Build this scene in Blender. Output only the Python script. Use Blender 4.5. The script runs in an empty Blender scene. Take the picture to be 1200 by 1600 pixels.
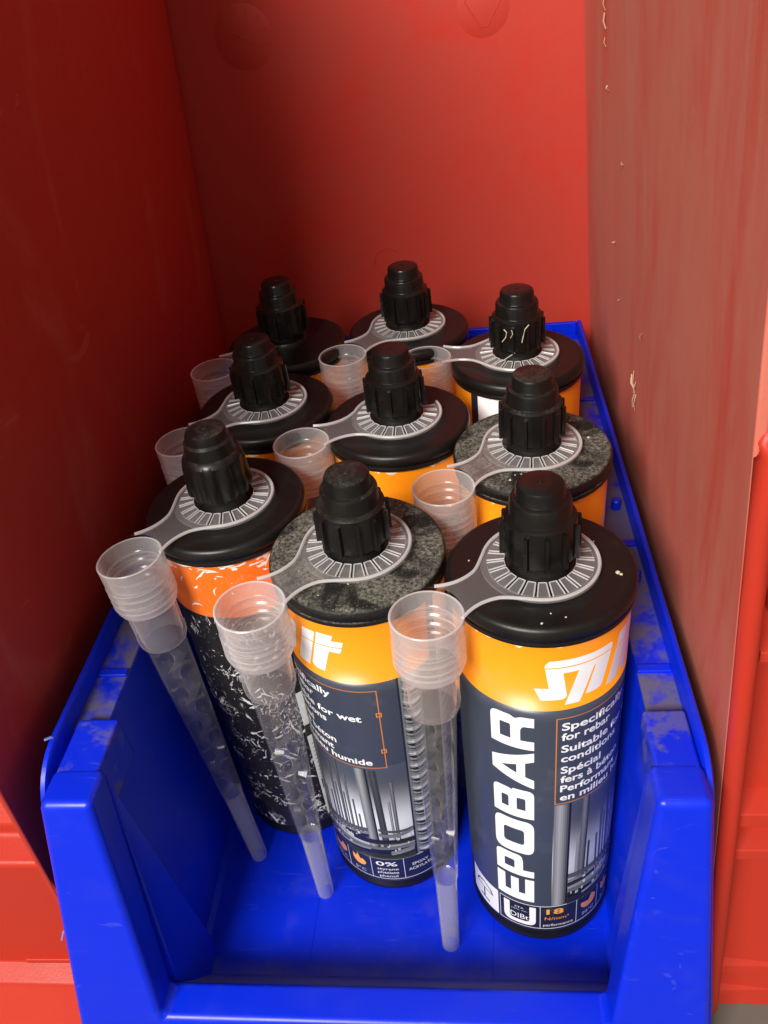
import bpy, bmesh, math, random
from math import sin, cos, pi, radians, sqrt, atan2
from mathutils import Vector, Matrix

random.seed(7)
S = 0.063                      # one working unit = one cartridge lid diameter (63 mm)
sc = bpy.context.scene
col = sc.collection

# ------------------------------------------------------------------ camera
cam_d = bpy.data.cameras.new('camera')
cam = bpy.data.objects.new('camera', cam_d)
col.objects.link(cam)
cam_d.sensor_fit = 'VERTICAL'
cam_d.sensor_height = 36.0
cam_d.lens = 1271.0 / 1600 * 36.0
cam_d.clip_start = 0.01
cam_d.clip_end = 50
_R = Matrix(((0.99251, 0.044329, 0.113836), (0.063366, 0.609868, -0.789966), (-0.104443, 0.791262, 0.602491)))
cam.matrix_world = Matrix.Translation(Vector((-0.31382, -3.25373, 5.86824)) * S) @ _R.to_4x4()
sc.camera = cam

# ------------------------------------------------------------------ world, lamp, exposure
world = bpy.data.worlds.new('World')
sc.world = world
world.use_nodes = True
world.node_tree.nodes['Background'].inputs[0].default_value = (1.0, 0.93, 0.86, 1)
world.node_tree.nodes['Background'].inputs[1].default_value = 0.37

def area(name, loc, target, sx, sy, power, color):
    d = bpy.data.lights.new(name, 'AREA')
    d.shape = 'RECTANGLE'
    d.size, d.size_y = sx, sy
    d.energy = power
    d.color = color
    o = bpy.data.objects.new(name, d)
    col.objects.link(o)
    o.location = loc
    o.rotation_euler = (Vector(target) - Vector(loc)).to_track_quat('-Z', 'Y').to_euler()
    return o
# the ceiling strip light of the store room, behind and to the left of the camera
area('ceiling_lamp', (-0.86, -1.78, 1.70), (-0.06, 0.08, 0.17), 1.1, 0.70, 108, (1.0, 0.955, 0.89))

vs = sc.view_settings
vs.view_transform = 'Standard'
vs.look = 'None'
vs.exposure = 0.0
vs.gamma = 1.0
vs.use_curve_mapping = False
sc.cycles.use_denoising = True
sc.cycles.max_bounces = 16
sc.cycles.transparent_max_bounces = 40
sc.cycles.diffuse_bounces = 6
sc.cycles.caustics_reflective = False
sc.cycles.caustics_refractive = False

# ------------------------------------------------------------------ helpers
def link(o, parent=None):
    col.objects.link(o)
    if parent is not None:
        o.parent = parent
    return o

def mesh(name, verts, faces, mat, parent=None, angle=35, loc=None, bevel=0, smooth=True):
    me = bpy.data.meshes.new(name)
    me.from_pydata([(v[0] * S, v[1] * S, v[2] * S) for v in verts], [], faces)
    bm = bmesh.new(); bm.from_mesh(me)
    bmesh.ops.recalc_face_normals(bm, faces=bm.faces)
    bm.to_mesh(me); bm.free()
    if smooth:
        for p in me.polygons:
            p.use_smooth = True
        me.set_sharp_from_angle(angle=radians(angle))
    if mat:
        me.materials.append(mat)
    o = bpy.data.objects.new(name, me)
    link(o, parent)
    if loc is not None:
        o.location = Vector(loc) * S
    if bevel:
        b = o.modifiers.new('bevel', 'BEVEL')
        b.width = bevel * S; b.segments = 3; b.limit_method = 'ANGLE'; b.angle_limit = radians(30)
        for p in me.polygons:
            p.use_smooth = True
        w = o.modifiers.new('wn', 'WEIGHTED_NORMAL'); w.keep_sharp = False
    return o

def empty(name, loc, label, cat, group=None):
    o = bpy.data.objects.new(name, None)
    link(o)
    o.location = Vector(loc) * S
    o.empty_display_size = 0.01
    o['label'] = label; o['category'] = cat
    if group: o['group'] = group
    return o

def lathe(prof, seg=64, closed=False, mod=None):
    """prof list of (r,z); closed joins last ring to first. r==0 ends become poles"""
    V, F, rings = [], [], []
    for r, z in prof:
        if r < 1e-6:
            V.append((0, 0, z)); rings.append([len(V) - 1])
        else:
            b = len(V)
            for i in range(seg):
                a = 2 * pi * i / seg
                rr = r if mod is None else mod(r, z, a)
                V.append((rr * cos(a), rr * sin(a), z))
            rings.append(list(range(b, b + seg)))
    pairs = list(zip(rings, rings[1:]))
    if closed: pairs.append((rings[-1], rings[0]))
    for A, B in pairs:
        for i in range(seg):
            j = (i + 1) % seg
            if len(A) == 1 and len(B) == 1: continue
            if len(A) == 1: F.append((A[0], B[i], B[j]))
            elif len(B) == 1: F.append((A[i], A[j], B[0]))
            else: F.append((A[i], A[j], B[j], B[i]))
    return V, F

def box(x0, x1, y0, y1, z0, z1):
    V = [(x0, y0, z0), (x1, y0, z0), (x1, y1, z0), (x0, y1, z0), (x0, y0, z1), (x1, y0, z1), (x1, y1, z1), (x0, y1, z1)]
    F = [(0, 3, 2, 1), (4, 5, 6, 7), (0, 1, 5, 4), (1, 2, 6, 5), (2, 3, 7, 6), (3, 0, 4, 7)]
    return V, F

def merge(*parts):
    V, F = [], []
    for v, f in parts:
        b = len(V); V += list(v); F += [tuple(i + b for i in q) for q in f]
    return V, F

def prism(front, back):
    """two matching loops"""
    n = len(front)
    V = list(front) + list(back)
    F = [tuple(range(n)), tuple(range(2 * n - 1, n - 1, -1))]
    F += [(i, i + n, (i + 1) % n + n, (i + 1) % n) for i in range(n)]
    return V, F

def sweep_x(prof, x0, x1):
    """closed (y,z) loop extruded in x"""
    return prism([(x0, y, z) for y, z in prof], [(x1, y, z) for y, z in prof])

def sweep_y(prof, y0, y1):
    return prism([(x, y0, z) for x, z in prof], [(x, y1, z) for x, z in prof])

def tube(path, rad, seg=8, flat=1.0, up=Vector((0, 0, 1)), closed=False):
    V, F = [], []
    P = [Vector(p) for p in path]
    n = len(P)
    for i, p in enumerate(P):
        if closed: t = P[(i + 1) % n] - P[i - 1]
        else: t = P[min(i + 1, n - 1)] - P[max(i - 1, 0)]
        t.normalize()
        u = up if abs(t.dot(up)) < .95 else Vector((1, 0, 0))
        s = t.cross(u).normalized(); w = s.cross(t).normalized()
        for k in range(seg):
            a = 2 * pi * k / seg
            V.append(p + s * rad * cos(a) + w * rad * flat * sin(a))
    rng = n if closed else n - 1
    for i in range(rng):
        for k in range(seg):
            j = (i + 1) % n
            F.append((i * seg + k, i * seg + (k + 1) % seg, j * seg + (k + 1) % seg, j * seg + k))
    if not closed:
        F.append(tuple(range(seg))); F.append(tuple(range((n - 1) * seg, n * seg)))
    return V, F

# ------------------------------------------------------------------ materials
class NT:
    def __init__(s, name):
        s.m = bpy.data.materials.new(name); s.m.use_nodes = True
        s.t = s.m.node_tree; s.n = s.t.nodes; s.l = s.t.links
        s.b = s.n['Principled BSDF']; s.out = s.n['Material Output']
    def node(s, typ, **kw):
        n = s.n.new(typ)
        for k, v in kw.items():
            if k in ('ins',):
                for a, b in v.items():
                    if hasattr(b, 'is_output') or isinstance(b, bpy.types.NodeSocket): s.l.new(b, n.inputs[a])
                    else: n.inputs[a].default_value = b
            else: setattr(n, k, v)
        return n
    def noise(s, scale, detail=4, rough=.55, vec=None, dist=0):
        n = s.node('ShaderNodeTexNoise')
        n.inputs['Scale'].default_value = scale; n.inputs['Detail'].default_value = detail
        n.inputs['Roughness'].default_value = rough; n.inputs['Distortion'].default_value = dist
        if vec is not None: s.l.new(vec, n.inputs['Vector'])
        return n.outputs['Fac']
    def coords(s, scale=(1, 1, 1)):
        tc = s.node('ShaderNodeTexCoord'); mp = s.node('ShaderNodeMapping')
        mp.inputs['Scale'].default_value = scale
        s.l.new(tc.outputs['Object'], mp.inputs['Vector'])
        return mp.outputs['Vector']
    def geo(s):
        g = s.node('ShaderNodeNewGeometry'); x = s.node('ShaderNodeSeparateXYZ')
        s.l.new(g.outputs['Position'], x.inputs[0]); return x.outputs, g
    def ramp(s, fac, a, b, ca=(0, 0, 0, 1), cb=(1, 1, 1, 1)):
        r = s.node('ShaderNodeMapRange'); r.interpolation_type = 'SMOOTHSTEP'
        s.l.new(fac, r.inputs['Value']); r.inputs['From Min'].default_value = a; r.inputs['From Max'].default_value = b
        return r.outputs['Result']
    def math(s, op, a, b=None):
        n = s.node('ShaderNodeMath', operation=op)
        for i, v in enumerate((a, b)):
            if v is None: continue
            if isinstance(v, (int, float)): n.inputs[i].default_value = v
            else: s.l.new(v, n.inputs[i])
        return n.outputs[0]
    def mix(s, fac, a, b):
        n = s.node('ShaderNodeMix', data_type='RGBA')
        for i, v in ((0, fac), (6, a), (7, b)):
            if isinstance(v, (int, float)): n.inputs[i].default_value = v
            elif isinstance(v, tuple): n.inputs[i].default_value = (*v, 1) if len(v) == 3 else v
            else: s.l.new(v, n.inputs[i])
        return n.outputs[2]
    def bump(s, h, strength=.2, dist=.0005):
        n = s.node('ShaderNodeBump'); n.inputs['Strength'].default_value = strength; n.inputs['Distance'].default_value = dist
        s.l.new(h, n.inputs['Height']); s.l.new(n.outputs[0], s.b.inputs['Normal'])
    def set(s, **kw):
        names = dict(color='Base Color', rough='Roughness', spec='Specular IOR Level', sss='Subsurface Weight', coat='Coat Weight')
        for k, v in kw.items():
            i = s.b.inputs[names[k]]
            if isinstance(v, (int, float)): i.default_value = v
            elif isinstance(v, tuple): i.default_value = (*v, 1)
            else: s.l.new(v, i)
        return s.m

def mat_red(name, dust=.5, streak=True, base=(0.56, 0.031, 0.018), rough=.42, dcol=(0.54, 0.165, 0.115)):
    t = NT(name)
    v = t.coords((1, 1, .10) if streak else (1, 1, 1))
    n1 = t.noise(14, 5, .6, t.coords((1, 1, .38)) if streak else v, 1.1)
    n2 = t.noise(6, 3, .5, t.coords())
    n3 = t.noise(95, 4, .6, v)
    f = t.math('ADD', t.math('MULTIPLY', n1, .55), t.math('ADD', t.math('MULTIPLY', n2, .33), t.math('MULTIPLY', n3, .12)))
    d = t.math('MULTIPLY', t.ramp(f, .26, .56), dust)
    c = t.mix(d, base, dcol)
    # a few thicker pale smears
    sm = t.math('MULTIPLY', t.ramp(t.noise(24, 4, .6, t.coords((1, 1, .30)), 1.4), .54, .72), dust * .55 if streak else 0.0)
    c = t.mix(sm, c, (0.52, 0.20, 0.145))
    # hairline scratches
    sc_ = t.ramp(t.noise(60, 2, .4, t.coords((8, .5, 1.2) if streak else (1, 1, 1)), 1.5), .725, .74)
    c = t.mix(t.math('MULTIPLY', sc_, .16 if streak else 0.0), c, (0.55, 0.25, 0.18))
    t.bump(t.math('ADD', t.math('MULTIPLY', t.noise(900, 2, .5, t.coords()), .15), t.noise(22, 3, .5, t.coords())), .16, .0022)
    r = t.math('ADD', t.math('MULTIPLY', d, .35), t.math('ADD', t.math('MULTIPLY', n3, .12), rough - .06))
    return t.set(color=c, rough=r, spec=.26)

M = {}
M['red_back'] = mat_red('red_plastic_back', .42, False, dcol=(0.36, 0.075, 0.052))
M['red_right'] = mat_red('red_plastic_dusty', .95, True)
M['red_left'] = mat_red('red_plastic_left', .30, True, base=(0.46, 0.026, 0.016), dcol=(0.30, 0.075, 0.055))
M['red_front'] = mat_red('red_plastic_clean', .22, False, base=(0.46, 0.027, 0.012), rough=.36, dcol=(0.34, 0.05, 0.032))

def mat_blue(name, mode):
    t = NT(name)
    base = (0.001, 0.021, 0.64)
    (x, y, z), g = t.geo()
    n1 = t.noise(26, 5, .6, t.coords(), .6)
    n2 = t.noise(90, 4, .65, t.coords())
    f = t.math('ADD', t.math('MULTIPLY', n1, .7), t.math('MULTIPLY', n2, .3))
    if mode == 'ledge': d = t.math('MULTIPLY', t.ramp(f, .41, .53), .85)
    elif mode == 'floor':
        # dust swept into the corner behind the front lip
        yy = t.math('SUBTRACT', 1.0, t.ramp(t.math('ADD', y, t.math('MULTIPLY', f, .03)), -.045, -.028))
        d = t.math('ADD', t.math('MULTIPLY', yy, .68), t.math('MULTIPLY', t.ramp(f, .5, .75), .16))
    elif mode == 'pad': d = t.math('MULTIPLY', t.ramp(f, .5, .56), .55)
    else: d = t.math('MULTIPLY', t.ramp(f, .5, .8), .14)
    c = t.mix(d, base, (0.20, 0.18, 0.155) if mode == 'floor' else (0.125, 0.112, 0.105))
    r = t.math('ADD', t.math('MULTIPLY', d, .5), t.math('ADD', t.math('MULTIPLY', n2, .12), .26))
    sc1 = t.noise(700, 2, .5, t.coords((1, .15, 1)))
    # fine scuffs and rubbed whitish patches
    scf = t.math('MULTIPLY', t.ramp(t.noise(130, 3, .6, t.coords((.25, 1.6, 1)), 1.2), .64, .70), .08)
    c = t.mix(scf, c, (0.10, 0.14, 0.55))
    rub = t.math('MULTIPLY', t.ramp(t.noise(17, 4, .6, t.coords(), .8), .52, .74), .14)
    c = t.mix(rub, c, (0.035, 0.055, 0.42))
    hl = t.math('MULTIPLY', t.ramp(t.noise(45, 2, .4, t.coords((1, 9, .6)), 1.8), .72, .735), .10)
    c = t.mix(hl, c, (0.20, 0.24, 0.6))
    t.bump(sc1, .05, .0003)
    return t.set(color=c, rough=r, spec=.33)
for k in ('plain', 'ledge', 'floor', 'pad'):
    M['blue_' + k] = mat_blue('blue_plastic_' + k, k)

def mat_black(name, dusty=0.0, rough=.42):
    t = NT(name)
    n1 = t.noise(120, 4, .65, t.coords()); n2 = t.noise(800, 4, .75, t.coords())
    n3 = t.noise(60, 3, .6, t.coords(), 1.0)
    (x, y, z), g = t.geo()
    nrm = t.node('ShaderNodeSeparateXYZ'); t.l.new(g.outputs['Normal'], nrm.inputs[0])
    upf = t.ramp(nrm.outputs[2], .5, .9)
    specks = t.ramp(n2, .66, .74)
    light = t.math('MULTIPLY', t.ramp(n1, .5, .75), .05)
    c = t.mix(light, (0.0065, 0.006, 0.0055), (0.10, 0.09, 0.075))
    if dusty:
        dd = t.math('MULTIPLY', t.math('MULTIPLY', upf, dusty), t.ramp(n3, .38, .60))
        c = t.mix(dd, c, t.mix(t.ramp(n2, .36, .66), (0.022, 0.021, 0.018), (0.21, 0.20, 0.165)))
        cr = t.ramp(t.noise(1300, 3, .7, t.coords((1, 1.6, 1))), .62, .68)
        c = t.mix(t.math('MULTIPLY', t.math('MULTIPLY', cr, upf), .7 * min(1, dusty)), c, (0.45, 0.42, 0.34))
        hgt = t.math('ADD', n2, t.math('MULTIPLY', n3, .6))
        t.bump(hgt, .5 * dusty, .0007)
        r = t.math('ADD', t.math('MULTIPLY', upf, .4 * dusty), rough)
    else:
        c = t.mix(t.math('MULTIPLY', specks, .05), c, (0.3, 0.27, 0.22))
        t.bump(t.noise(420, 3, .6, t.coords()), .10, .0004)
        r = t.math('ADD', t.math('MULTIPLY', n1, .22), rough - .1)
    return t.set(color=c, rough=r, spec=.34)
M['black'] = mat_black('black_plastic', 0, .36)
M['black_cap'] = mat_black('black_cap_plastic', 0, .25)
M['black_dusty'] = mat_black('black_plastic_dusty', 1.0)
M['black_half'] = mat_black('black_cap_dusty', .16, .30)

def mat_print(name, gloss=.28):
    t = NT(name)
    a = t.node('ShaderNodeAttribute'); a.attribute_name = 'ink'
    n = t.noise(60, 4, .6, t.coords())
    c = t.mix(t.math('MULTIPLY', t.ramp(n, .55, .8), .12), a.outputs['Color'], (0.35, 0.33, 0.3))
    return t.set(color=c, rough=t.math('ADD', t.math('MULTIPLY', n, .2), gloss - .05), spec=.45)
M['ink'] = mat_print('label_print')
def mat_worn():
    t = NT('worn_label_print')
    a = t.node('ShaderNodeAttribute'); a.attribute_name = 'ink'
    co = t.coords()
    coarse = t.noise(55, 3, .5, co, .6)
    fine = t.noise(150, 4, .62, t.coords((1, 1, .6)), 2.6)
    patch = t.math('MULTIPLY', t.ramp(coarse, .56, .63), t.ramp(fine, .545, .57))
    web = t.math('SUBTRACT', 1.0, t.ramp(t.math('ABSOLUTE', t.math('SUBTRACT', t.noise(120, 3, .5, t.coords((1, 1, .7)), 2.4), .5)), .008, .020))
    web = t.math('MULTIPLY', web, t.ramp(t.noise(70, 2, .5, co), .53, .58))
    spk = t.ramp(t.noise(900, 2, .5, co), .70, .73)
    f = t.math('MINIMUM', t.math('ADD', t.math('ADD', patch, t.math('MULTIPLY', web, .85)), t.math('MULTIPLY', spk, .6)), 1.0)
    (x, y, z), g = t.geo()
    f = t.math('MULTIPLY', f, t.math('SUBTRACT', 1.0, t.math('MULTIPLY', t.ramp(z, .1535, .1545), .85)))
    c = t.mix(f, a.outputs['Color'], (0.72, 0.71, 0.70))
    return t.set(color=c, rough=t.math('ADD', t.math('MULTIPLY', f, .35), .34), spec=.4)
M['ink_worn'] = mat_worn()

def mat_poly(name, opac, rough=.3):
    """thin milky polypropylene: part scatters, part lets light straight through"""
    t = NT(name)
    t.n.remove(t.b)
    tr = t.node('ShaderNodeBsdfTransparent'); tr.inputs[0].default_value = (0.97, 0.965, 0.96, 1)
    df = t.node('ShaderNodeBsdfDiffuse'); df.inputs[0].default_value = (0.90, 0.885, 0.89, 1)
    tl = t.node('ShaderNodeBsdfTranslucent'); tl.inputs[0].default_value = (0.90, 0.885, 0.89, 1)
    gl = t.node('ShaderNodeBsdfGlossy'); gl.inputs['Roughness'].default_value = rough
    fr = t.node('ShaderNodeFresnel'); fr.inputs[0].default_value = 1.45
    m1 = t.node('ShaderNodeMixShader'); m1.inputs[0].default_value = .5
    t.l.new(df.outputs[0], m1.inputs[1]); t.l.new(tl.outputs[0], m1.inputs[2])
    m2 = t.node('ShaderNodeMixShader')
    n = t.noise(150, 3, .6, t.coords())
    lw = t.node('ShaderNodeLayerWeight'); lw.inputs['Blend'].default_value = .5
    cosv = t.math('MAXIMUM', t.math('SUBTRACT', 1.0, lw.outputs['Facing']), .12)
    op = t.math('ADD', t.math('MULTIPLY', n, opac * .3), opac * .85)
    thick = t.math('POWER', t.math('SUBTRACT', 1.0, op), t.math('DIVIDE', 1.0, cosv))   # longer path through the wall at a slant
    t.l.new(t.math('SUBTRACT', 1.0, thick), m2.inputs[0])
    t.l.new(tr.outputs[0], m2.inputs[1]); t.l.new(m1.outputs[0], m2.inputs[2])
    m3 = t.node('ShaderNodeMixShader')
    ge = t.node('ShaderNodeNewGeometry')
    t.l.new(t.math('MULTIPLY', fr.outputs[0], t.math('SUBTRACT', 1.0, ge.outputs['Backfacing'])), m3.inputs[0]); t.l.new(m2.outputs[0], m3.inputs[1]); t.l.new(gl.outputs[0], m3.inputs[2])
    t.l.new(m3.outputs[0], t.out.inputs[0])
    return t.m
M['poly_collar'] = mat_poly('milky_plastic_collar', .20, .2)
M['poly_tube'] = mat_poly('clear_plastic_tube', .014, .07)
M['poly_tip'] = mat_poly('milky_plastic_tip', .085, .12)
M['poly_tab'] = mat_poly('milky_plastic_tab', .105, .16)
M['poly_bead'] = mat_poly('milky_plastic_bead', .62, .2)
M['poly_shoulder'] = mat_poly('milky_plastic_shoulder', .08, .15)
M['poly_thread'] = mat_poly('milky_plastic_thread', .36, .18)
M['poly_helix'] = mat_poly('milky_plastic_mixer', .035, .2)

def mat_simple(name, c, rough=.6):
    t = NT(name); return t.set(color=c, rough=rough)
M['fleck'] = mat_simple('torn_plastic_fleck', (0.50, 0.33, 0.23), .6)
M['paper'] = mat_simple('dried_glue_crumb', (0.58, 0.50, 0.36), .8)
M['bluefleck'] = mat_simple('stressed_blue_plastic', (0.13, 0.19, 0.55), .5)
t = NT('concrete_floor')
n = t.noise(30, 6, .6, t.coords()); M['ground'] = t.set(color=t.mix(n, (0.07, 0.062, 0.05), (0.16, 0.145, 0.12)), rough=.85)

# ------------------------------------------------------------------ setting: floor
g = mesh('ground', [(-60, -60, -.1), (60, -60, -.1), (60, 60, -.1), (-60, 60, -.1)], [(0, 1, 2, 3)], M['ground'], smooth=False)
g['kind'] = 'structure'

# ------------------------------------------------------------------ red bins around
TOP = 7.6
# --- bin behind: flat wall with moulded marks
BY = 4.75
rb = empty('storage_bin', (-1, BY, -.1), 'red plastic wall of the bin behind the cartridges, with faint moulded marks', 'bin')
rb_loc = Vector((-1, BY, -.1))
def rel(VF, loc): return [(v[0] - loc[0], v[1] - loc[1], v[2] - loc[2]) for v in VF[0]], VF[1]
def sub(VF, loc, name, mat, parent, **kw):
    V, F = rel(VF, loc); return mesh(name, V, F, mat, parent, **kw)
sub(box(-4.4, 1.9, BY, BY + .08, -.1, TOP), rb_loc, 'wall', M['red_back'], rb, bevel=.015)
sub(box(-4.4, 1.9, BY + .08, BY + 3, -.1, -.02), rb_loc, 'base', M['red_back'], rb)
# moulded date clock
ck = (-2.14, 5.0)
parts = []
def seg_box(p, q, w, y0, dep):
    p, q = Vector(p), Vector(q); d = (q - p).normalized(); n_ = Vector((-d.y, d.x)) * w / 2
    L = [p + n_, q + n_, q - n_, p - n_]
    return prism([(a.x, y0 - dep, a.y) for a in L], [(a.x, y0 + .01, a.y) for a in L])
parts.append(seg_box((ck[0] - .10, ck[1] + .05), (ck[0] + .12, ck[1] - .07), .014, BY - .003, .005))
sub(merge(*parts), rb_loc, 'moulded_arrow', M['red_back'], rb)
def ring_flat(cx, cz, r0, r1, y0, dep, a0=0, a1=2 * pi, seg=40):
    path = [(cx + (r0 + r1) / 2 * cos(a0 + (a1 - a0) * i / seg), y0, cz + (r0 + r1) / 2 * sin(a0 + (a1 - a0) * i / seg)) for i in range(seg + (0 if a1 - a0 > 6.28 else 1))]
    return tube(path, (r1 - r0) / 2, 6, closed=a1 - a0 > 6.28, up=Vector((0, 1, 0)))
def disc(cx, cz, r):
    V, F = lathe([(0, .003), (r - .012, .003), (r, -.002)], 56)
    return [(cx + x, BY - z, cz + y) for x, y, z in V], F
sub(disc(ck[0], ck[1], .262), rb_loc, 'moulded_disc', M['red_back'], rb)
for i in range(12):
    a = 2 * pi * i / 12 + .2
    sub(seg_box((ck[0] + .19 * cos(a), ck[1] + .19 * sin(a)), (ck[0] + .222 * cos(a + .05), ck[1] + .222 * sin(a + .05)), .014, BY - .003, .004), rb_loc, 'moulded_tick', M['red_back'], rb)
tri = [(-.13, 5.10), (.13, 5.09), (.15, 5.05), (.03, 4.86), (-.02, 4.86), (-.15, 5.05)]
tri = [(x - .08, z + .02) for x, z in tri]
sub(tube([(x, BY - .003, z) for x, z in tri], .005, 6, closed=True, up=Vector((0, 1, 0))), rb_loc, 'moulded_triangle', M['red_back'], rb)
sub(disc(-.08, 5.02, .226), rb_loc, 'moulded_disc', M['red_back'], rb)
sub(ring_flat(-1.09, 2.93, .128, .140, BY - .002, .008, .7, 4.2), rb_loc, 'moulded_crescent', M['red_back'], rb)

# --- left bin
LX = lambda z: -2.88 + .068 * (z - 2.57)
lb_loc = Vector((-2.9, -1, -.1))
lb = empty('storage_bin', lb_loc, 'dark red bin on the left whose shaded side wall faces the cartridges', 'bin')
YL0, YL1 = -.875, 4.5
zs = [-.1, TOP]
loopA = [(LX(z) - o, YL0, z) for z, o in ((-.1, 0), (TOP, 0), (TOP, .035), (-.1, .035))]
loopB = [(x, YL1, z) for x, y, z in loopA]
sub(prism(loopA, loopB), lb_loc, 'side_wall', M['red_left'], lb, bevel=.012)
blk_ = [(LX(z) - o, 3.40, z) for z, o in ((-.1, .06), (TOP, .06), (TOP, .36), (-.1, .36))]  # added strip behind the side wall, blocks light leaking through the rear gap
sub(prism(blk_, [(x, BY - .003, z) for x, y, z in blk_]), lb_loc, 'gap_light_block', M['red_left'], lb)
prof = [(-.62, TOP), (-.62, 1.92), (-.74, 1.77), (-.745, 1.72), (-.70, 1.70), (-.70, 1.62), (-.73, 1.60), (-.855, 1.555), (-.87, 1.53), (-.87, .30), (-.985, .24), (-1.0, .21), (-1.22, -.1), (-.52, -.1), (-.52, TOP)]
V, F = sweep_x(prof, -7.5, -2.96)
sub((V, F), lb_loc, 'front_panel', M['red_front'], lb, bevel=.012)
sub(seg_box((-3.5, .36), (-2.97, .38), .05, -.87, .03), lb_loc, 'rib', M['red_front'], lb, bevel=.01)

# --- right stack: lower bin with rounded corner bead, upper bin above it
def RX(y, z): return .85 + y * .014 - .063 * (z - 2.35)
def RY(z): return -.61 - .072 * (3.77 - z)
rlow_loc = Vector((1.0, -.9, -.1))
rlow = empty('storage_bin', rlow_loc, 'dusty red bin on the right with a rounded front corner and ridged orange-red front', 'bin')
z0, z1, ZJ = -.1, TOP, 4.02
loop = [(RX(RY(z0), z0), RY(z0), z0), (RX(RY(z1), z1), RY(z1), z1), (RX(4.74, z1), 4.74, z1), (RX(4.74, z0), 4.74, z0)]
sub(prism(loop, [(x + .05, y, z) for x, y, z in loop]), rlow_loc, 'side_wall', M['red_right'], rlow, bevel=.012)
pts = [(RX(RY(z), z) + .052, RY(z) - .005, z) for z in [z0 + (ZJ - z0) * i / 14 for i in range(15)]]
e_ = pts[-1]
pts += [(e_[0] + .006, e_[1] + .012, ZJ + .05), (e_[0] + .012, e_[1] + .05, ZJ + .09), (e_[0] + .018, e_[1] + .10, ZJ + .11)]
sub(tube(pts, .05, 16), rlow_loc, 'corner_bead', M['red_front'], rlow, angle=60)
pts = [(RX(RY(z), z) + .075, RY(z) + .045, z) for z in [ZJ + .16 + (TOP - ZJ - .16) * i / 8 for i in range(9)]]
sub(tube(pts, .042, 14), rlow_loc, 'upper_bead', M['red_front'], rlow, angle=60)
REC = .17
pr = [(RY(z) + REC, z) for z in (z1, 1.2)] + [(-.88, z0)]
def PY(z): return RY(z) + REC if z > 1.2 else -.88 + (RY(1.2) + REC + .88) * (z + .1) / 1.3
loop = pr + [(y + .06, z) for y, z in reversed(pr)]
sub(sweep_x(loop, .90, 5.5), rlow_loc, 'front_panel', M['red_front'], rlow, bevel=.01)
for zt_, zb_, x1, taper in ((3.30, 3.20, 3.5, False), (3.00, 2.91, 3.5, False), (1.84, 1.71, 2.6, False), (1.53, 1.42, 2.6, False), (.38, .27, 1.65, True), (.13, .05, 1.45, True)):
    dp = .135 if not taper else .05
    loopf = [(PY(zt_) + .02, zt_ + .02), (PY(zt_) - dp, zt_ - .03), (PY(zb_) - dp, zb_), (PY(zb_) + .02, zb_ - .005)]
    Vp, Fp = sweep_x(loopf, .93, x1)
    if taper:
        for k in range(4, 8): Vp[k] = (Vp[k][0], PY(zb_) + .002 + (0 if k in (5, 6) else .01), zb_ + (.0 if k > 5 else .012))
    sub((Vp, Fp), rlow_loc, 'ledge', M['red_front'], rlow, bevel=.008)
rup, rup_loc = rlow, rlow_loc

# torn plastic scar and scuffs on the dusty wall
def wall_pt(y, z, d=.004): return Vector((RX(y, z) - d, y, z))
def fleck(y, z, dy, dz, w, loc, parent, name='scuff', mat='fleck'):
    a = wall_pt(y, z); b = wall_pt(y + dy, z + dz, .012); m_ = wall_pt(y + dy * .5 + random.uniform(-.01, .01), z + dz * .5, .02)
    V, F = tube([a, m_, b], w, 5, flat=.5)
    sub((V, F), loc, name, M[mat], parent)
for dy_, dz_, w_, oy, oz in ((.02, .16, .006, 0, 0), (.03, -.14, .009, 0, 0), (.10, .09, .006, 0, .0), (.07, .04, .011, .03, .02), (-.05, .03, .006, .05, -.03), (-.01, -.10, .007, -.03, .10), (-.015, -.12, .005, -.035, .0)):
    fleck(1.97 + oy, 2.86 + oz, dy_, dz_, w_, rlow_loc, rlow)
for y_, z_, l_, w_ in ((3.42, 4.95, .10, .012), (3.44, 5.06, .08, .007), (3.40, 4.84, .06, .006), (3.3, 4.58, .03, .008), (2.6, 4.25, .012, .008)):
    fleck(y_, z_, .0, l_, w_, rup_loc, rup)
for y_, z_, l_, w_ in ((1.75, 3.42, -.05, .005), (2.95, 3.6, -.012, .01), (2.7, 3.25, -.02, .004)):
    fleck(y_, z_, .01, l_, w_, rlow_loc, rlow)

# ------------------------------------------------------------------ blue bin
CX = -.97
bb_loc = Vector((CX, 1.5, -.1))
bb = empty('storage_bin', bb_loc, 'bright blue open-fronted plastic bin holding the nine cartridges', 'bin')
ZR = 2.35
YF, YB = -.86, 4.17
def FY(z): return -.98 - .148 * (2.33 - z)
zl = ZR - .11
# floor
Fl = sub(box(CX - 1.47, CX + 1.47, -1.12, YB, -.09, 0), bb_loc, 'floor_panel', M['blue_floor'], bb)
for x_, y0_, y1_ in ((-1.62, -.72, .9), (-.35, -.80, -.1)):
    sub(tube([(x_, y0_, .0005), (x_ + .02, (y0_ + y1_) / 2, .0005), (x_ + .05, y1_, .0005)], .004, 6), bb_loc, 'seam_line', M['blue_floor'], bb)
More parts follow.
